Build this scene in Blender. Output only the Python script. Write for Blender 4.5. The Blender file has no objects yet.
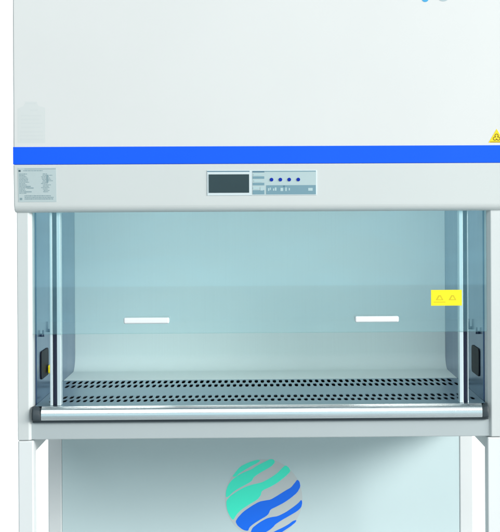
import bpy, bmesh, math, random
from mathutils import Matrix, Vector

random.seed(7)
S = bpy.context.scene
C = S.collection
R = math.radians

# ------------------------------------------------------------------ camera numbers
D = 3.4            # camera to cabinet front, metres
PXM = 400.0        # photo pixels per metre at the cabinet front
VX, VY = 260.0, 206.0
ZC = 1.3025        # camera height


def P(px, py, dep=0.0):
    r = D / (D + dep)
    return ((px - VX) / (PXM * r), ZC - (py - VY) / (PXM * r))


def X(px, dep=0.0):
    return P(px, VY, dep)[0]


def Z(py, dep=0.0):
    return P(VX, py, dep)[1]


# ------------------------------------------------------------------ materials
def new_mat(name):
    m = bpy.data.materials.new(name)
    m.use_nodes = True
    nt = m.node_tree
    b = nt.nodes['Principled BSDF']
    return m, nt, b


def paint(name, col, rough=0.38, var=0.025, bump=0.03, coat=0.0, spec=0.5):
    """powder coat: fine orange peel, faint cloudy unevenness, uneven gloss"""
    m, nt, b = new_mat(name)
    N, L = nt.nodes, nt.links
    tc = N.new('ShaderNodeTexCoord')
    n1 = N.new('ShaderNodeTexNoise'); n1.inputs['Scale'].default_value = 2.3; n1.inputs['Detail'].default_value = 5
    L.new(tc.outputs['Object'], n1.inputs['Vector'])
    rp = N.new('ShaderNodeMapRange')
    rp.inputs['From Min'].default_value = 0.3; rp.inputs['From Max'].default_value = 0.7
    rp.inputs['To Min'].default_value = 1 - var; rp.inputs['To Max'].default_value = 1 + var
    L.new(n1.outputs['Fac'], rp.inputs['Value'])
    mx = N.new('ShaderNodeMix'); mx.data_type = 'RGBA'; mx.blend_type = 'MULTIPLY'
    mx.inputs[0].default_value = 1
    mx.inputs[6].default_value = (*col, 1)
    L.new(rp.outputs['Result'], mx.inputs[7])
    L.new(mx.outputs[2], b.inputs['Base Color'])
    r2 = N.new('ShaderNodeMapRange')
    r2.inputs['To Min'].default_value = rough - 0.06; r2.inputs['To Max'].default_value = rough + 0.08
    n2 = N.new('ShaderNodeTexNoise'); n2.inputs['Scale'].default_value = 9; n2.inputs['Detail'].default_value = 4
    L.new(tc.outputs['Object'], n2.inputs['Vector'])
    L.new(n2.outputs['Fac'], r2.inputs['Value']); L.new(r2.outputs['Result'], b.inputs['Roughness'])
    n3 = N.new('ShaderNodeTexNoise'); n3.inputs['Scale'].default_value = 420; n3.inputs['Detail'].default_value = 2
    L.new(tc.outputs['Object'], n3.inputs['Vector'])
    bp = N.new('ShaderNodeBump'); bp.inputs['Strength'].default_value = bump; bp.inputs['Distance'].default_value = 0.001
    L.new(n3.outputs['Fac'], bp.inputs['Height']); L.new(bp.outputs['Normal'], b.inputs['Normal'])
    b.inputs['Specular IOR Level'].default_value = spec
    b.inputs['Coat Weight'].default_value = coat
    return m


def steel(name, col, rough=0.32, metallic=0.9, axis='x', bump=0.04):
    """brushed stainless: streaks along one axis"""
    m, nt, b = new_mat(name)
    N, L = nt.nodes, nt.links
    tc = N.new('ShaderNodeTexCoord')
    mp = N.new('ShaderNodeMapping')
    mp.inputs['Scale'].default_value = {'x': (1.2, 160, 160), 'z': (160, 160, 1.2), 'y': (160, 1.2, 160)}[axis]
    L.new(tc.outputs['Object'], mp.inputs['Vector'])
    n = N.new('ShaderNodeTexNoise'); n.inputs['Scale'].default_value = 3; n.inputs['Detail'].default_value = 3
    L.new(mp.outputs['Vector'], n.inputs['Vector'])
    cl = N.new('ShaderNodeTexNoise'); cl.inputs['Scale'].default_value = 3.1; cl.inputs['Detail'].default_value = 5
    L.new(tc.outputs['Object'], cl.inputs['Vector'])
    ad = N.new('ShaderNodeMath'); ad.operation = 'ADD'
    L.new(n.outputs['Fac'], ad.inputs[0]); L.new(cl.outputs['Fac'], ad.inputs[1])
    r = N.new('ShaderNodeMapRange'); r.inputs['From Min'].default_value = 0.6; r.inputs['From Max'].default_value = 1.4
    r.inputs['To Min'].default_value = rough - 0.08; r.inputs['To Max'].default_value = rough + 0.10
    L.new(ad.outputs[0], r.inputs['Value']); L.new(r.outputs['Result'], b.inputs['Roughness'])
    r2 = N.new('ShaderNodeMapRange'); r2.inputs['From Min'].default_value = 0.6; r2.inputs['From Max'].default_value = 1.4
    r2.inputs['To Min'].default_value = 0.975; r2.inputs['To Max'].default_value = 1.025
    L.new(ad.outputs[0], r2.inputs['Value'])
    mx = N.new('ShaderNodeMix'); mx.data_type = 'RGBA'; mx.blend_type = 'MULTIPLY'; mx.inputs[0].default_value = 1
    mx.inputs[6].default_value = (*col, 1); L.new(r2.outputs['Result'], mx.inputs[7])
    L.new(mx.outputs[2], b.inputs['Base Color'])
    bp = N.new('ShaderNodeBump'); bp.inputs['Strength'].default_value = bump; bp.inputs['Distance'].default_value = 0.001
    L.new(n.outputs['Fac'], bp.inputs['Height']); L.new(bp.outputs['Normal'], b.inputs['Normal'])
    b.inputs['Metallic'].default_value = metallic
    return m


def glass(name, tint, refl, fac):
    """thin pane: tinted see-through with a coated, bluish mirror reflection"""
    m = bpy.data.materials.new(name); m.use_nodes = True
    nt = m.node_tree; N, L = nt.nodes, nt.links
    N.clear()
    out = N.new('ShaderNodeOutputMaterial')
    t = N.new('ShaderNodeBsdfTransparent'); t.inputs['Color'].default_value = (*tint, 1)
    g = N.new('ShaderNodeBsdfGlossy'); g.inputs['Color'].default_value = (*refl, 1); g.inputs['Roughness'].default_value = 0.02
    fr = N.new('ShaderNodeLayerWeight'); fr.inputs['Blend'].default_value = 0.12
    r = N.new('ShaderNodeMapRange'); r.inputs['To Min'].default_value = fac; r.inputs['To Max'].default_value = 0.95
    L.new(fr.outputs['Fresnel'], r.inputs['Value'])
    # wiped-on smears: the coating mirrors a little unevenly
    tc = N.new('ShaderNodeTexCoord'); mp = N.new('ShaderNodeMapping'); mp.inputs['Scale'].default_value = (1.6, 1, 4.5)
    mp.inputs['Rotation'].default_value = (0, 0.5, 0)
    no = N.new('ShaderNodeTexNoise'); no.inputs['Scale'].default_value = 2.6; no.inputs['Detail'].default_value = 6
    no.inputs['Distortion'].default_value = 0.8
    L.new(tc.outputs['Object'], mp.inputs['Vector']); L.new(mp.outputs['Vector'], no.inputs['Vector'])
    sm = N.new('ShaderNodeMapRange'); sm.inputs['From Min'].default_value = 0.3; sm.inputs['From Max'].default_value = 0.7
    sm.inputs['To Min'].default_value = fac * 0.86; sm.inputs['To Max'].default_value = fac * 1.14
    L.new(no.outputs['Fac'], sm.inputs['Value']); L.new(sm.outputs['Result'], r.inputs['To Min'])
    mx = N.new('ShaderNodeMixShader')
    L.new(r.outputs['Result'], mx.inputs[0]); L.new(t.outputs[0], mx.inputs[1]); L.new(g.outputs[0], mx.inputs[2])
    L.new(mx.outputs[0], out.inputs['Surface'])
    return m


M = {}
M['white'] = paint('white_powder_coat', (0.645, 0.655, 0.645), var=0.012)
M['fascia'] = paint('grey_white_powder_coat', (0.585, 0.615, 0.605), var=0.012)
M['post'] = paint('side_post_paint', (0.60, 0.63, 0.625), var=0.015)
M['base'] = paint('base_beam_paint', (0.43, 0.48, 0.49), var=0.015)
M['stand'] = paint('stand_paint', (0.74, 0.765, 0.765), var=0.015)
M['panel'] = paint('stand_panel_paint', (0.59, 0.725, 0.74), rough=0.42, var=0.015)
M['blue'] = paint('blue_stripe_film', (0.003, 0.098, 0.90), rough=0.35, var=0.02, bump=0.01, spec=0.25)
M['steel'] = steel('brushed_steel', (0.36, 0.49, 0.56), rough=0.36, axis='x')
M['steel_wall'] = steel('satin_wall_steel', (0.60, 0.735, 0.725), rough=0.62, metallic=0.0, axis='z', bump=0.01)
M['steel_wall'].node_tree.nodes['Principled BSDF'].inputs['Specular IOR Level'].default_value = 0.12
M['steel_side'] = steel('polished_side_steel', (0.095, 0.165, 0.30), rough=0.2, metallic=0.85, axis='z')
M['sill'] = steel('polished_sill_steel', (0.80, 0.84, 0.85), rough=0.24, metallic=1.0, axis='x', bump=0.02)
M['rail'] = steel('rail_aluminium', (0.74, 0.84, 0.87), rough=0.35, metallic=0.6, axis='z')
M['groove'] = paint('rail_seal', (0.015, 0.02, 0.06), rough=0.5)
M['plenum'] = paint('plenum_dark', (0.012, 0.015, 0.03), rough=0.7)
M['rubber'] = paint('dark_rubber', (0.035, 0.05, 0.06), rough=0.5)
M['black'] = paint('black_plastic', (0.006, 0.007, 0.012), rough=0.5, spec=0.15)
M['lcd'] = paint('lcd_screen', (0.022, 0.045, 0.052), rough=0.22, var=0.25, bump=0.0)
M['bezel'] = paint('bezel_film', (0.60, 0.68, 0.70), rough=0.3)
M['keypad'] = paint('keypad_film', (0.43, 0.54, 0.55), rough=0.3)
M['key_dark'] = paint('keypad_dark_band', (0.09, 0.19, 0.26), rough=0.3)
M['key_mid'] = paint('keypad_mid_band', (0.17, 0.30, 0.36), rough=0.3)
M['key_light'] = paint('keypad_light_mark', (0.42, 0.56, 0.58), rough=0.3)
M['button'] = paint('button_blue', (0.002, 0.022, 0.33), rough=0.45, spec=0.15)
M['plate'] = paint('data_plate_film', (0.455, 0.535, 0.54), rough=0.35, var=0.04)
M['plate_mark'] = paint('data_plate_print', (0.22, 0.31, 0.335), rough=0.4, var=0.06)
M['plate_dark'] = paint('data_plate_dot', (0.06, 0.10, 0.12), rough=0.4)
M['faint'] = paint('clear_sticker', (0.60, 0.625, 0.615), rough=0.3, var=0.03)
M['faint_mark'] = paint('clear_sticker_print', (0.585, 0.612, 0.605), rough=0.35, var=0.03)
M['yellow'] = paint('yellow_sticker', (0.90, 0.75, 0.006), rough=0.4, var=0.03)
M['amber'] = paint('amber_sticker', (0.84, 0.62, 0.006), rough=0.4, var=0.03)
M['yellow_dim'] = paint('yellow_print', (0.62, 0.50, 0.004), rough=0.4)
M['hazard_dark'] = paint('hazard_symbol_print', (0.22, 0.15, 0.002), rough=0.4)
M['white_plastic'] = paint('white_handle', (0.78, 0.80, 0.81), rough=0.3)
M['mint'] = paint('mint_print', (0.06, 0.99, 0.69), rough=0.35, var=0.01, bump=0.0)
M['logo_blue'] = paint('logo_blue_print', (0.0, 0.17, 0.97), rough=0.35, var=0.01, bump=0.0)
M['logo_grey'] = paint('logo_grey_print', (0.59, 0.645, 0.645), rough=0.45, var=0.02, bump=0.0)
M['light_blue'] = paint('logo_light_blue', (0.05, 0.34, 0.62), rough=0.35)
M['pale_grey'] = paint('logo_pale_grey', (0.38, 0.47, 0.50), rough=0.35)
M['tap'] = paint('tap_plastic', (0.03, 0.06, 0.11), rough=0.35)
M['glass'] = glass('sash_glass', (0.96, 1.0, 0.985), (0.54, 0.90, 1.0), 0.2)
M['edge'] = glass('sash_edge', (0.82, 0.93, 0.92), (0.8, 0.95, 0.95), 0.12)
M['screw'] = steel('screw_metal', (0.6, 0.65, 0.66), rough=0.3, metallic=1.0)
m_, nt_, b_ = new_mat('lamp_tube')
b_.inputs['Base Color'].default_value = (0.9, 0.95, 0.95, 1)
M['tube'] = m_
M['floor'] = paint('grey_floor', (0.42, 0.44, 0.45), rough=0.55, var=0.04)
M['backdrop'] = paint('white_paper', (0.86, 0.87, 0.87), rough=0.8, var=0.008, spec=0.2)


# ------------------------------------------------------------------ mesh helpers
class MB:
    def __init__(self):
        self.bm = bmesh.new()

    def box(self, x0, x1, y0, y1, z0, z1, mi=0):
        bm = self.bm
        v = [bm.verts.new(p) for p in
             ((x0, y0, z0), (x1, y0, z0), (x1, y1, z0), (x0, y1, z0), (x0, y0, z1), (x1, y0, z1), (x1, y1, z1), (x0, y1, z1))]
        for q in ((0, 3, 2, 1), (4, 5, 6, 7), (0, 1, 5, 4), (1, 2, 6, 5), (2, 3, 7, 6), (3, 0, 4, 7)):
            f = bm.faces.new([v[i] for i in q]); f.material_index = mi
        return self

    def prism_x(self, prof, x0, x1, mi=0):
        """profile of (y,z) counter to nothing in particular, extruded along x"""
        bm = self.bm
        a = [bm.verts.new((x0, y, z)) for y, z in prof]
        b = [bm.verts.new((x1, y, z)) for y, z in prof]
        n = len(prof)
        fs = [bm.faces.new(a), bm.faces.new(b[::-1])]
        for i in range(n):
            fs.append(bm.faces.new((a[i], b[i], b[(i + 1) % n], a[(i + 1) % n])))
        for f in fs:
            f.material_index = mi
        return self

    def prism_y(self, prof, y0, y1, mi=0):
        bm = self.bm
        a = [bm.verts.new((x, y0, z)) for x, z in prof]
        b = [bm.verts.new((x, y1, z)) for x, z in prof]
        n = len(prof)
        fs = [bm.faces.new(a), bm.faces.new(b[::-1])]
        for i in range(n):
            fs.append(bm.faces.new((a[i], b[i], b[(i + 1) % n], a[(i + 1) % n])))
        for f in fs:
            f.material_index = mi
        return self

    def prism_z(self, prof, z0, z1, mi=0):
        bm = self.bm
        a = [bm.verts.new((x, y, z0)) for x, y in prof]
        b = [bm.verts.new((x, y, z1)) for x, y in prof]
        n = len(prof)
        fs = [bm.faces.new(a), bm.faces.new(b[::-1])]
        for i in range(n):
            fs.append(bm.faces.new((a[i], b[i], b[(i + 1) % n], a[(i + 1) % n])))
        for f in fs:
            f.material_index = mi
        return self

    def cyl(self, p0, p1, r0, r1=None, seg=20, mi=0):
        bm = self.bm
        r1 = r0 if r1 is None else r1
        p0, p1 = Vector(p0), Vector(p1)
        d = (p1 - p0).normalized()
        u = d.orthogonal().normalized(); w = d.cross(u)
        ring = lambda p, r: [bm.verts.new(p + (u * math.cos(2 * math.pi * k / seg) + w * math.sin(2 * math.pi * k / seg)) * r) for k in range(seg)]
        a, b = ring(p0, r0), ring(p1, r1)
        fs = [bm.faces.new(a[::-1]), bm.faces.new(b)]
        for i in range(seg):
            f = bm.faces.new((a[i], a[(i + 1) % seg], b[(i + 1) % seg], b[i])); f.smooth = True
            fs.append(f)
        for f in fs:
            f.material_index = mi
        return self

    def build(self, name, mats, parent=None, bevel=0.0, seg=2, smooth=False):
        bm = self.bm
        bmesh.ops.recalc_face_normals(bm, faces=bm.faces)
        me = bpy.data.meshes.new(name)
        bm.to_mesh(me); bm.free()
        if not isinstance(mats, (list, tuple)):
            mats = [mats]
        for m in mats:
            me.materials.append(m)
        o = bpy.data.objects.new(name, me)
        C.objects.link(o)
        if parent is not None:
            o.parent = parent
            # parents stand unrotated: keep world coordinates
            o.matrix_parent_inverse = Matrix.Translation(parent.matrix_world_loc).inverted() if hasattr(parent, 'matrix_world_loc') else parent.matrix_basis.inverted()
        if bevel:
            md = o.modifiers.new('bevel', 'BEVEL'); md.width = bevel; md.segments = seg
            md.limit_method = 'ANGLE'; md.angle_limit = R(35); md.harden_normals = False
        if smooth:
            for p in me.polygons:
                p.use_smooth = True
        return o


def root(name, label, cat, loc):
    o = bpy.data.objects.new(name, None)
    C.objects.link(o)
    o.location = loc
    o['label'] = label; o['category'] = cat
    o.empty_display_size = 0.1
    return o


def rrect(x0, x1, z0, z1, r, n=5):
    pts = []
    for cx, cz, a0 in ((x1 - r, z1 - r, 0), (x0 + r, z1 - r, 90), (x0 + r, z0 + r, 180), (x1 - r, z0 + r, 270)):
        for k in range(n + 1):
            a = R(a0 + 90 * k / n)
            pts.append((cx + r * math.cos(a), cz + r * math.sin(a)))
    return pts


def ell(cx, cz, rx, rz, n=24):
    return [(cx + rx * math.cos(2 * math.pi * k / n), cz + rz * math.sin(2 * math.pi * k / n)) for k in range(n)]


# ================================================================== SETTING
m = MB()
YB, YW, RB = 1.30, 3.4, 1.2
m.box(-9, 9, -12, YB, -0.05, 0.0)
fl = m.build('floor', M['floor'])
fl['kind'] = 'structure'
# white paper sweep behind the stand, lying 4 mm over the floor's far edge
m = MB()
pts = [(YB - 0.25, 0.004), (YW - RB, 0.004)]
for k in range(1, 17):
    a = R(-90 + 90 * k / 16)
    pts.append((YW - RB + RB * math.cos(a), RB + 0.004 + RB * math.sin(a)))
pts.append((YW, 5.0))
bm = m.bm
xa = [bm.verts.new((-5, y, z)) for y, z in pts]
xb = [bm.verts.new((5, y, z)) for y, z in pts]
for i in range(len(pts) - 1):
    f = bm.faces.new((xa[i], xb[i], xb[i + 1], xa[i + 1])); f.smooth = True
bd = m.build('backdrop', M['backdrop'])
bd['kind'] = 'structure'

# ================================================================== CABINET
BEAM_B = Z(438.6)                      # underside of the cabinet
cab = root('safety_cabinet', 'white laboratory safety cabinet with blue stripe and glass front, standing on the metal stand', 'cabinet', (0, 0, BEAM_B))
HW = 0.61                              # half width
IW = 0.57                              # half width of the work chamber
DEPTH = 0.86
REAR = 0.76
YF = -0.022                            # face of the upper cover
Z_ST, Z_SB = Z(146.4), Z(163.9)
Z_HB = Z(211.6)
Z_TOP = 2.17
FLOOR = ZC - 0.4985                     # work surface

# shell: outer sides, back, top, bottom - one welded sheet metal body
m = MB()
m.box(-HW, -HW + 0.004, 0.052, DEPTH, BEAM_B, Z_TOP - 0.004)
m.box(HW - 0.004, HW, 0.052, DEPTH, BEAM_B, Z_TOP - 0.004)
m.box(-HW + 0.004, HW - 0.004, DEPTH - 0.004, DEPTH, BEAM_B + 0.004, Z_TOP - 0.004)
m.box(-HW, HW, 0.004, DEPTH, Z_TOP - 0.004, Z_TOP)
m.box(-HW + 0.004, HW - 0.004, 0.052, DEPTH - 0.004, BEAM_B, BEAM_B + 0.004)
m.build('body', M['white'], cab)

# upper cover
m = MB(); m.box(-HW, HW, YF, 0.03, Z_SB + 0.0008, Z_TOP - 0.008)
cover = m.build('upper_cover', M['white'], cab, bevel=0.0035, seg=3)
# blue stripe
m = MB(); m.box(-HW - 0.0006, HW + 0.0006, YF - 0.0008, 0.0295, Z_SB + 0.0003, Z_ST)
m.build('stripe', M['blue'], cab, bevel=0.001)
# fascia: face tips back a little, rolled lower edge
Z_F0 = Z_HB + 0.021


def hy(z):
    t = (Z_SB - z) / (Z_SB - Z_F0)
    return YF + 0.006 * t


pr = [(0.03, Z_SB), (hy(Z_SB), Z_SB), (hy(Z_F0), Z_F0)]
y0, rr = hy(Z_F0), 0.021
for k in range(1, 9):
    a = R(180 + 90 * k / 8)
    pr.append((y0 + rr + rr * math.cos(a), Z_F0 + rr * math.sin(a)))
pr += [(0.03, Z_HB), ]
m = MB(); m.prism_x(pr, -HW, HW)
fascia = m.build('fascia', M['fascia'], cab, bevel=0.0025, seg=2)
md = fascia.modifiers[0]; md.angle_limit = R(40)

# --- control panel on the fascia
def face_box(mb, px0, px1, py0, py1, t, mi=0, lift=0.0):
    (xa_, za_), (xb_, zb_) = P(px0, py1), P(px1, py0)
    ya, yb = hy(za_) - lift, hy(zb_) - lift
    bm = mb.bm
    pts = [(xa_, ya - t, za_), (xb_, ya - t, za_), (xb_, yb - t, zb_), (xa_, yb - t, zb_),
           (xa_, ya, za_), (xb_, ya, za_), (xb_, yb, zb_), (xa_, yb, zb_)]
    v = [bm.verts.new(p) for p in pts]
    for q in ((0, 1, 2, 3), (7, 6, 5, 4), (0, 4, 5, 1), (1, 5, 6, 2), (2, 6, 7, 3), (3, 7, 4, 0)):
        f = bm.faces.new([v[i] for i in q]); f.material_index = mi


m = MB()
face_box(m, 207.6, 316.6, 170.3, 195.4, 0.0015)
cp = m.build('control_panel', M['bezel'], cab, bevel=0.0005)
m = MB()
face_box(m, 209.3, 249.3, 174.4, 192.6, 0.0012, lift=0.0015)
face_box(m, 208.0, 249.8, 171.0, 171.9, 0.0004, mi=1, lift=0.0015)
m.build('display', [M['lcd'], M['key_dark']], cp)
m = MB()
face_box(m, 252.6, 315.8, 171.0, 194.6, 0.0006, 0, lift=0.0015)
L1 = 0.0021
face_box(m, 252.8, 264.6, 171.2, 172.6, 0.0004, 1, L1)
face_box(m, 264.9, 315.6, 171.2, 172.0, 0.0004, 2, L1)
for a, b in ((176.5, 178.9), (182.9, 185.4), (190.2, 194.3)):
    face_box(m, 252.9, 264.4, a, b, 0.0004, 2, L1)
face_box(m, 266.3, 315.6, 185.4, 194.4, 0.0004, 2, L1)
L2 = 0.0025
for px, w, a, b in ((253.6, 8, 174.0, 175.8), (254.0, 8.2, 180.2, 182.2), (253.2, 5.5, 187.2, 189.2), (260.4, 2.6, 187.2, 190.6),
                    (268.0, 1.3, 188.2, 191.0), (269.8, 1.0, 187.7, 190.2), (273.0, 1.2, 188.6, 190.8), (274.8, 1.6, 187.6, 190.8),
                    (280.4, 2.6, 188.0, 191.2), (285.2, 1.4, 187.6, 191.2), (288.6, 1.2, 188.2, 190.6), (308.0, 4.4, 188.2, 191.0)):
    face_box(m, px, px + w, a, b, 0.0003, 3, L2)
face_box(m, 283.4, 284.8, 185.6, 187.4, 0.0003, 1, L2)
m.build('keypad', [M['keypad'], M['key_dark'], M['key_mid'], M['key_light']], cp)
for px in (271.6, 280.4, 289.2, 298.2):
    m = MB()
    xx, zz = P(px, 179.8)
    yy = hy(zz) - 0.0021
    m.cyl((xx, yy, zz), (xx, yy - 0.0016, zz), 0.0046, 0.0042, 20)
    m.build('button', M['button'], cp)

# --- data plate on the fascia (illegible small print)
def print_line(mb, a, b, y, h, mi, lift, rnd):
    """a line of print too small to read: uneven word-long strokes"""
    x = a
    while x < b - 0.3:
        w_ = min(rnd.choice((0.7, 1.0, 1.4, 1.9, 2.5)), b - x)
        face_box(mb, x, x + w_, y, y + h, 0.0002, mi, lift)
        x += w_ + 0.38


m = MB()
face_box(m, 20.6, 58.2, 167.2, 201.0, 0.0006)
LF = 0.0006
rnd = random.Random(3)
face_box(m, 21.2, 23.2, 169.2, 171.0, 0.0003, 2, LF)
print_line(m, 26.0, 45.0, 169.6, 0.7, 1, LF, rnd)
for k in range(15):
    y = 172.8 + k * 1.36
    print_line(m, 21.6, 26.6 + rnd.random() * 5.0, y, 0.72, 1, LF, rnd)
for a, b, y in ((28.2, 33.0, 185.0), (29.4, 35.8, 186.6), (26.5, 33.8, 190.4)):
    face_box(m, a, b, y, y + 0.9, 0.0003, 1, LF)
for k in range(14):
    y = 172.8 + k * 1.36
    a = 43.2 + rnd.random() * 3
    print_line(m, a, a + 4 + rnd.random() * 6.0, y, 0.72, 1, LF, rnd)
face_box(m, 48.8, 50.4, 174.0, 182.0, 0.0004, 1, LF)
print_line(m, 26.8, 52.6, 194.4, 0.9, 1, LF, rnd)
print_line(m, 26.8, 55.4, 196.0, 0.8, 1, LF, rnd)
print_line(m, 26.8, 55.0, 197.5, 0.9, 1, LF, rnd)
face_box(m, 22.0, 24.4, 196.8, 199.0, 0.0003, 1, LF)
face_box(m, 27.0, 58.0, 168.0, 168.4, 0.0003, 1, LF)
pl = m.build('data_plate', [M['plate'], M['plate_mark'], M['plate_dark']], fascia)
pl['label'] = 'pale grey data plate with small faded print'

# --- stickers on the upper cover
def flat(mb, pts, mi=0, t=0.0005, y=YF, dep=0.0):
    mb.prism_y([P(px, py, dep) for px, py in pts], y - t, y, mi)


m = MB()
flat(m, [(20.5, 142.5), (20.5, 108.5), (26.5, 105.8), (28.2, 101.5), (39.5, 101.5), (41.0, 105.8), (47.8, 107.5), (47.8, 142.5)], t=0.00015)
for y, a, b in ((103.3, 29, 39), (110.2, 33, 41), (115.5, 24, 44), (119.2, 24, 42), (123.0, 24, 45), (127.0, 24, 43), (131.6, 23, 46), (135.2, 23, 46), (139.0, 23, 46)):
    flat(m, [(a, y + 0.8), (a, y - 0.8), (b, y - 0.8), (b, y + 0.8)], 1, t=0.0001, y=YF - 0.00015)
o = m.build('clear_sticker', [M['faint'], M['faint_mark']], cover)
o['label'] = 'almost invisible pale notice sticker'

m = MB()
tri = [(488.0, 143.9), (504.0, 143.9), (496.2, 130.2)]
flat(m, tri)
cx, cy = 496.1, 138.9
for k in range(3):
    a = R(90 + 120 * k)
    px, py = cx + 2.0 * math.cos(a), cy - 2.0 * math.sin(a)
    # open ring of the trefoil
    n = 14
    for i in range(n):
        b0 = a + R(-150 + 300 * i / n) ; b1 = a + R(-150 + 300 * (i + 1) / n)
        q = [(px + 2.0 * math.cos(b0), py - 2.0 * math.sin(b0)), (px + 2.0 * math.cos(b1), py - 2.0 * math.sin(b1)),
             (px + 1.2 * math.cos(b1), py - 1.2 * math.sin(b1)), (px + 1.2 * math.cos(b0), py - 1.2 * math.sin(b0))]
        flat(m, q, 1, t=0.0003, y=YF - 0.0005)
flat(m, [(489.6, 143.5), (502.6, 143.5), (502.6, 142.9), (489.6, 142.9)], 1, t=0.0003, y=YF - 0.0005)
o = m.build('hazard_sticker', [M['amber'], M['hazard_dark']], cover)
o['label'] = 'yellow triangle biohazard sticker'

m = MB()
flat(m, ell(425.4, 0.2, 3.6, 3.4))
o = m.build('logo', M['light_blue'], cover)
o['label'] = 'small round blue mark'
m = MB()
flat(m, ell(443.6, -0.8, 5.4, 3.8))
o = m.build('logo', M['pale_grey'], cover)
o['label'] = 'small round pale grey mark'

# --- side posts, chamfered towards the opening
for s in (-1, 1):
    m = MB()
    prof = [(s * 0.606, 0.0), (s * 0.578, 0.0), (s * 0.5695, 0.010), (s * 0.5695, 0.05), (s * 0.606, 0.05)]
    m.prism_z(prof, BEAM_B, Z_HB + 0.004)
    m.build('side_post', M['post'], cab, bevel=0.002)

# --- base beam
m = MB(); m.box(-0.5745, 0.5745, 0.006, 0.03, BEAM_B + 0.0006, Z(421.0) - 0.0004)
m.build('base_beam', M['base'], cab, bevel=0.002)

def yd(py):      # image row -> depth on the work surface
    return (VY + PXM * (ZC - FLOOR) - VY) / (py - VY) * D - D


# --- work chamber: rear wall, side walls, ceiling, lamp
m = MB()
RC = 0.05
pr = [(REAR, 1.62)]
for k in range(0, 17):
    a = R(90 * k / 16)
    pr.append((REAR - RC + RC * math.cos(a), FLOOR + RC - RC * math.sin(a)))
pr.append((yd(379.3) + 0.0002, FLOOR))
bm = m.bm
xa = [bm.verts.new((-IW + 0.0042, y, z)) for y, z in pr]
xb = [bm.verts.new((IW - 0.0042, y, z)) for y, z in pr]
for i in range(len(pr) - 1):
    f = bm.faces.new((xa[i], xb[i], xb[i + 1], xa[i + 1])); f.smooth = True
rw = m.build('rear_wall', M['steel_wall'], cab)
if rw.data.polygons[0].normal.y > 0:
    rw.data.flip_normals()
taps = []
for s in (-1, 1):
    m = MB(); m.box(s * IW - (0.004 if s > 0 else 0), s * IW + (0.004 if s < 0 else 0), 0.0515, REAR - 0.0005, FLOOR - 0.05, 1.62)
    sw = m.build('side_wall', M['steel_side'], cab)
    xi = s * (IW - 0.004)
    # power socket
    m = MB()
    d0, d1, z0, z1 = 0.105, 0.225, 0.858, 0.930
    m.prism_x([(y, z) for y, z in rrect(d0, d1, z0, z1, 0.012)], xi, xi - s * 0.003)
    if s < 0:
        m.prism_x([(y, z) for y, z in rrect(0.185, 0.228, 0.864, 0.886, 0.006)], xi - s * 0.0072, xi - s * 0.014, 1)
    so = m.build('socket', [M['black'], M['yellow']], sw, bevel=0.001)
    so['label'] = 'black socket with yellow tab' if s < 0 else 'plain black socket'
    for d, z, h in ((0.118, 0.972, 0.013), (0.25, 0.972, 0.024)):
        m = MB()
        m.cyl((xi, d, z), (xi - s * 0.005, d, z), 0.0045, 0.004, 14)
        m.cyl((xi - s * 0.0055, d, z - 0.004), (xi - s * 0.0055, d, z + h), 0.0030, 0.0018, 10)
        m.build('gas_tap', M['tap'], sw)
m = MB(); m.box(-IW + 0.0045, IW - 0.0045, 0.06, REAR - 0.001, 1.60, 1.605)
m.build('diffuser_ceiling', M['white'], cab)
m = MB(); m.box(-0.535, 0.535, 0.045, 0.10, 1.395, 1.43); m.build('lamp_housing', M['white'], cab, bevel=0.003)

# --- work surface with two bands of real slots
x_in = IW - 0.0045
pitch = 0.0172


def slotted(mb, y0, y1, xs0, xs1, phase, z):
    """a strip with one slot per pitch, slots cut right through"""
    bm = mb.bm
    n = int((xs1 - xs0 - pitch) / pitch)
    start = xs0 + (xs1 - xs0 - n * pitch) / 2 + (phase - 0.25) * pitch
    def quad(a, b):
        bm.faces.new([bm.verts.new(p) for p in ((a, y0, z), (b, y0, z), (b, y1, z), (a, y1, z))])
    quad(xs0, start); quad(start + n * pitch, xs1)
    rx = 0.0050; ry = (y1 - y0) * 0.40
    seg = 16
    ymid = (y0 + y1) / 2
    for k in range(n):
        a, b = start + k * pitch, start + (k + 1) * pitch
        c = (a + b) / 2
        inner, outer, low = [], [], []
        for i in range(seg):
            t = 2 * math.pi * (i + 0.5) / seg
            ct, st = math.cos(t), math.sin(t)
            e = 2.6
            ix = math.copysign(abs(ct) ** (2 / e), ct) * rx; iy = math.copysign(abs(st) ** (2 / e), st) * ry
            inner.append(bm.verts.new((c + ix, ymid + iy, z)))
            low.append(bm.verts.new((c + ix, ymid + iy, z - 0.002)))
            sc = 1 / max(abs(ct), abs(st))
            outer.append(bm.verts.new((c + ct * sc * pitch / 2, ymid + st * sc * (y1 - y0) / 2, z)))
        # pull the outer ring's corner points to the corners
        for i in range(seg):
            j = (i + 1) % seg
            bm.faces.new((outer[i], outer[j], inner[j], inner[i]))
            bm.faces.new((inner[i], inner[j], low[j], low[i]))
        for i, (sx, sy) in enumerate(((1, 1), (-1, 1), (-1, -1), (1, -1))):
            i0 = 4 * i + 1
            corner = bm.verts.new((c + sx * pitch / 2, ymid + sy * (y1 - y0) / 2, z))
            bm.faces.new((outer[i0], corner, outer[(i0 + 1) % seg]))


m = MB()
bands = [(yd(379.3), yd(383.2), yd(387.0)), (yd(394.2), yd(397.8), yd(401.2))]
Yf = 0.012
ys = [REAR - RC, bands[0][0], bands[0][2], bands[1][0], max(bands[1][2], Yf + 0.004), Yf]
bm = m.bm


def sheet(y0, y1, z):
    bm.faces.new([bm.verts.new(p) for p in ((-x_in, y0, z), (x_in, y0, z), (x_in, y1, z), (-x_in, y1, z))])


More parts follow.
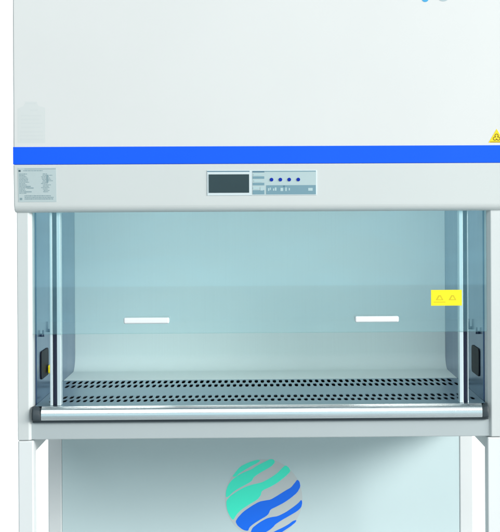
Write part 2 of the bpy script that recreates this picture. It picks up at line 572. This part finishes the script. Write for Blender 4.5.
for a, b in ((ys[3], ys[2]), (ys[5], ys[4])):
    sheet(a, b, FLOOR)
e4 = ys[4]
for i, (far, mid, near) in enumerate(bands):
    near = near if i == 0 else e4
    slotted(m, mid, far, -x_in, x_in, 0.0, FLOOR)
    slotted(m, near, mid, -x_in, x_in, 0.5, FLOOR)
ws = m.build('work_surface', M['steel'], cab)
for p in ws.data.polygons:
    if p.normal.z < -0.5:
        p.flip()
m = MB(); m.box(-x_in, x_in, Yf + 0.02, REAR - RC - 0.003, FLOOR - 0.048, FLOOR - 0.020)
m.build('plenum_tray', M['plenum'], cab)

# --- rolled front sill with dark end caps
zt, zb = Z(406.6), Z(418.6)
zk = Z(411.2)
pr = [(0.0105, zb), (0.0105, FLOOR + 0.0008), (0.000, FLOOR + 0.0008)]
pr += [(-0.0045, zt + 0.0004), (-0.0075, zt - 0.0012)]
pr += [(-0.0075 - 0.0012, zt - 0.003)]
pr += [(-0.0123, zk + 0.001), (-0.0132, zk - 0.002), (-0.0136, zk - 0.006), (-0.0136, zb + 0.006), (-0.0128, zb + 0.003), (-0.010, zb + 0.0008), (-0.006, zb)]
sill_prof = pr
m = MB(); m.prism_x(pr, -0.546, 0.553)
sill = m.build('front_sill', M['sill'], cab)
for p in sill.data.polygons:
    p.use_smooth = abs(p.normal.x) < 0.5
sill.data.set_sharp_from_angle(angle=R(32)) if hasattr(sill.data, 'set_sharp_from_angle') else None
m = MB(); m.box(-0.5685, 0.5685, -0.002, 0.010, Z(421.0), zb - 0.0004)  # dark strip standing in for the shadow line between sill and beam
m.build('sill_shadow_strip', M['rubber'], sill)
for x0, x1 in ((-0.5685, -0.5465), (0.5535, 0.5685)):
    m = MB()
    # cap is fuller at the bottom, necked towards the sill
    bm = m.bm
    n = 6
    rings = []
    for k in range(n + 1):
        t = k / n
        sgn = 1 if x0 < 0 else -1
        xa_ = x0 + (x1 - x0) * t
        q = t if x0 < 0 else 1 - t
        sc = 1.0 - 0.16 * q ** 2
        rings.append([bm.verts.new((xa_, -0.003 + (y + 0.003) * sc * 1.01, zb - 0.001 + (z - zb) * (1.03 - 0.22 * q ** 3))) for y, z in sill_prof])
    np_ = len(sill_prof)
    bm.faces.new(rings[0]); bm.faces.new(rings[-1][::-1])
    for k in range(n):
        for i in range(np_):
            bm.faces.new((rings[k][i], rings[k + 1][i], rings[k + 1][(i + 1) % np_], rings[k][(i + 1) % np_]))
    o = m.build('end_cap', M['rubber'], sill)
    for p in o.data.polygons:
        p.use_smooth = abs(p.normal.x) < 0.6

# --- sash guide rails: two flanges with a dark groove between
for s in (-1, 1):
    m = MB()
    zr0, zr1 = FLOOR + 0.001, 1.40
    m.box(*sorted((s * 0.5000, s * 0.5098)), 0.012, 0.040, zr0, zr1, 0)
    m.box(*sorted((s * 0.5207, s * (0.5272 if s < 0 else 0.5224))), 0.012, 0.040, zr0, zr1, 0)
    m.box(*sorted((s * 0.5099, s * 0.5206)), 0.026, 0.040, zr0, zr1, 1)
    m.build('guide_rail', [M['rail'], M['groove']], cab, bevel=0.0012)

# --- sliding glass sash
zg = Z(332.8)
m = MB(); m.box(-0.5685, 0.5685, 0.0115, 0.0116, zg, 1.45)
bm = m.bm
bmesh.ops.delete(bm, geom=list(bm.faces), context='FACES')
for v in list(bm.verts):
    bm.verts.remove(v)
bm.faces.new([bm.verts.new(p) for p in ((-0.5685, 0.0105, zg), (0.5685, 0.0105, zg), (0.5685, 0.0105, 1.42), (-0.5685, 0.0105, 1.42))])
sash = m.build('glass_sash', M['glass'], cab)
# polished lower edge
m = MB(); m.box(-0.568, 0.568, 0.0085, 0.0125, zg - 0.0011, zg - 0.0002)
m.build('glass_edge', M['edge'], sash)
for a, b, yc in ((124.0, 169.2, 319.4), (354.0, 397.8, 319.4)):
    m = MB()
    (xa_, zz), (xb_, _) = P(a, yc), P(b, yc)
    m.prism_y(rrect(xa_, xb_, zz - 0.0075, zz + 0.0075, 0.004), -0.020, -0.006)
    m.box(xa_ + 0.012, xa_ + 0.022, -0.006, 0.0085, zz - 0.005, zz + 0.005)
    m.box(xb_ - 0.022, xb_ - 0.012, -0.006, 0.0085, zz - 0.005, zz + 0.005)
    m.build('handle', M['white_plastic'], sash, bevel=0.004, seg=4)
# yellow notice on the pane
m = MB()
YS = 0.0086
flat(m, [(431.4, 307.0), (431.4, 291.2), (462.4, 291.2), (462.4, 307.0)], 0, y=YS)
for cx in (440.0, 453.0):
    flat(m, [(cx - 4.0, 301.5), (cx + 4.0, 301.5), (cx + 1.2, 296.4), (cx - 1.2, 296.4)], 1, t=0.0002, y=YS - 0.0005)
    flat(m, [(cx - 2.0, 300.7), (cx + 2.0, 300.7), (cx, 297.4)], 0, t=0.0002, y=YS - 0.0007)
flat(m, [(434.0, 303.8), (446.0, 303.8), (446.0, 303.0), (434.0, 303.0)], 1, t=0.0002, y=YS - 0.0005)
o = m.build('warning_label', [M['yellow'], M['yellow_dim']], sash)
o['label'] = 'bright yellow oblong warning label'

# ================================================================== STAND
PD = 0.52
std = root('metal_stand', 'white metal stand with back panel and striped globe emblem, under the safety cabinet', 'stand', (0, 0.28, 0))
LT = BEAM_B - 0.0015
RL = X(62, PD)           # inner edge of rear left leg
for s in (-1, 1):
    # front legs
    m = MB(); m.box(*sorted((s * 0.606, s * 0.568)), 0.002, 0.048, 0.045, LT)
    lg = m.build('leg', M['stand'], std, bevel=0.003)
    m = MB(); m.cyl((s * 0.587, 0.025, 0.012), (s * 0.587, 0.025, 0.046), 0.008); m.cyl((s * 0.587, 0.025, 0), (s * 0.587, 0.025, 0.013), 0.024, 0.018)
    m.build('levelling_foot', M['rubber'], lg)
    m = MB(); m.box(*sorted((s * 0.612, s * 0.573)), PD - 0.002, PD + 0.042, 0.045, LT)
    lg = m.build('leg', M['stand'], std, bevel=0.003)
    m = MB(); m.cyl((s * 0.594, PD + 0.02, 0.012), (s * 0.594, PD + 0.02, 0.046), 0.008); m.cyl((s * 0.594, PD + 0.02, 0), (s * 0.594, PD + 0.02, 0.013), 0.024, 0.018)
    m.build('levelling_foot', M['rubber'], lg)
    # low side rail
    m = MB(); m.box(*sorted((s * 0.600, s * 0.578)), 0.0485, PD - 0.0025, 0.16, 0.19)
    m.build('side_rail', M['stand'], std, bevel=0.002)
    # upper side rail carrying the cabinet
    m = MB(); m.box(*sorted((s * 0.6045, s * 0.5705)), 0.0485, PD - 0.0025, LT - 0.036, LT - 0.0005)
    m.build('side_rail', M['stand'], std, bevel=0.002)
m = MB(); m.box(-0.5725, 0.5725, PD, PD + 0.012, 0.24, LT)
pan = m.build('back_panel', M['panel'], std, bevel=0.001)

# emblem: ribbon globe printed on the panel
mint = [
    [(230.8,476.6),(233.5,473),(238.9,466.4),(247,462.4),(256,459.7),(259.6,460.2),(256,463.1),(249.7,466.2),(243.4,469.9),(237.1,473.9),(235.3,476.2)],
    [(224.5,497.3),(224.6,491),(226.8,484.7),(230.8,479.5),(237.1,475),(243.4,471.8),(250.6,469.2),(256,465.4),(265.4,460.9),(269,459.2),(272.6,459.6),(273.8,462.6),(269.9,466.7),(260,472.1),(256,474.6),(252.4,477.2),(250.4,481.1),(243.4,485.1),(237.1,488.3),(231.7,491.9),(227.2,496.4)],
    [(225,500.2),(229,495.8),(235.3,491.3),(243.4,486.9),(251.5,484.3),(258.7,482.9),(262,481.8),(269,478),(276.2,473.2),(281.2,467.8),(284.3,465.4),(287.9,468),(289.3,471.7),(284.3,476.6),(276.2,482.9),(269,487),(262.7,489.7),(260.2,491.6),(259.4,495.4),(256,499.7),(247,504.9),(239.8,509.6),(235.3,514.1),(231.7,520.2),(229,517),(226.3,511.6),(225,505.3)],
]
blue = [
    [(234,521.5),(236.2,517.6),(241.6,511.8),(249.7,506.2),(257.8,501.6),(265,500.3),(269,499.8),(274.4,496.8),(284.3,490.7),(289.7,487.8),(293.3,483.4),(296,479.8),(298.3,482),(299.2,487),(296,492.8),(289.7,498.1),(282.5,503),(274.4,507.1),(269,509.6),(267.2,513.9),(265,516.1),(257.8,520.2),(251.5,524.2),(247.9,527.4),(246.6,531),(241.6,529.8),(236.2,525.6)],
    [(256,523.8),(260,521.2),(265.4,518.4),(269.9,517.2),(276.2,516.4),(284.3,512.5),(291.5,507.6),(296.9,503.5),(300,499.9),(301,502.6),(300,507.6),(296,511.4),(287.9,516.1),(279.8,520.6),(274,524.4),(271.7,527.2),(268.1,530.1),(262,533.5),(255,536),(249.2,533.5),(249.7,530.5),(251.2,527.6)],
    [(276.2,530),(281.6,527.6),(287,524.6),(291.5,521.2),(295.1,520.2),(294.2,522.6),(288.8,526.9),(283.4,530.4),(278,534),(270,537.2),(262,538),(266,535)],
]
m = MB()
DE = PD - 0.001
flat(m, [(px, py) for px, py in ell(262.4, 499.0, 38.6, 39.8, 64)], 2, t=0.0003, y=PD, dep=PD)
def smooth_poly(pts):
    # one round of corner cutting, keeps the traced outline but softens it
    out = []
    n = len(pts)
    for i in range(n):
        a, b = pts[i], pts[(i + 1) % n]
        out.append((a[0] * .8 + b[0] * .2, a[1] * .8 + b[1] * .2)); out.append((a[0] * .2 + b[0] * .8, a[1] * .2 + b[1] * .8))
    return out
for poly in mint:
    flat(m, smooth_poly(poly), 0, t=0.0003, y=PD - 0.0003, dep=PD)
for poly in blue:
    flat(m, smooth_poly(poly), 1, t=0.0003, y=PD - 0.0003, dep=PD)
o = m.build('emblem', [M['mint'], M['logo_blue'], M['logo_grey']], pan)
o['label'] = 'globe of mint green and blue ribbon stripes'

# ================================================================== LIGHT
w = bpy.data.worlds.new('World'); S.world = w; w.use_nodes = True
bg = w.node_tree.nodes['Background']
bg.inputs['Color'].default_value = (0.50, 0.86, 1.0, 1); bg.inputs['Strength'].default_value = 0.19


def area(name, loc, target, sx, sy, power, col=(1, 1, 1)):
    l = bpy.data.lights.new(name, 'AREA'); l.shape = 'RECTANGLE'; l.size = sx; l.size_y = sy
    l.energy = power; l.color = col
    o = bpy.data.objects.new(name, l); C.objects.link(o)
    o.location = loc
    d = Vector(target) - Vector(loc)
    o.rotation_euler = d.to_track_quat('-Z', 'Y').to_euler()
    return o


area('key_softbox', (8.0, -5.2, 4.1), (0, 0.2, 0.9), 8.0, 3.2, 1450, (1, 0.985, 0.96))
area('top_softbox', (-0.8, -3.8, 3.7), (0, 0, 0.8), 4.6, 1.2, 62, (0.98, 1, 1))
area('front_veil_light', (0, -6.5, 1.97), (0, 0, 1.97), 5.0, 2.5, 35, (0.70, 0.93, 1))  # added light behind the camera, mirrored in the pane as a pale veil
area('low_veil_light', (0, -6.5, 0.42), (0, 0, 0.42), 5.0, 0.6, 5.4, (0.70, 0.93, 1))  # added weaker strip below it, sets the tone step on the glass
area('backdrop_light', (0, 1.7, 3.9), (0, 3.4, 1.0), 4.0, 0.6, 145)
for lx, lw, pw in ((-0.40, 0.26, 0.98), (0.40, 0.26, 0.98), (0.0, 0.44, 0.62)):
    cl = area('chamber_lamp', (lx, 0.085, 1.36), (lx, REAR, 0.88), lw, 0.05, pw, (0.98, 1.0, 0.97))
    cl.data.spread = R(140)

# ================================================================== CAMERA
YAW, ROLL = R(1.1), R(-0.27)
cd = bpy.data.cameras.new('camera'); co = bpy.data.objects.new('camera', cd); C.objects.link(co)
co.location = (0, -D, ZC)
mw = Matrix.Rotation(-YAW, 3, 'Z') @ Matrix.Rotation(R(90), 3, 'X') @ Matrix.Rotation(ROLL, 3, 'Z')
co.rotation_euler = mw.to_euler()
F = PXM * D
cd.sensor_fit = 'HORIZONTAL'; cd.sensor_width = 36; cd.lens = 36 * F / 500
v = mw.transposed() @ Vector((0, 1, 0))
cd.shift_x = (F * v.x / -v.z - (VX - 250)) / 500
cd.shift_y = (F * v.y / -v.z - (266 - VY)) / 500
cd.clip_end = 100
S.camera = co

S.render.engine = 'CYCLES'
S.cycles.use_denoising = True
S.cycles.max_bounces = 10
S.cycles.transparent_max_bounces = 12
S.view_settings.view_transform = 'Standard'
S.view_settings.look = 'None'
S.view_settings.exposure = 0
S.view_settings.gamma = 1
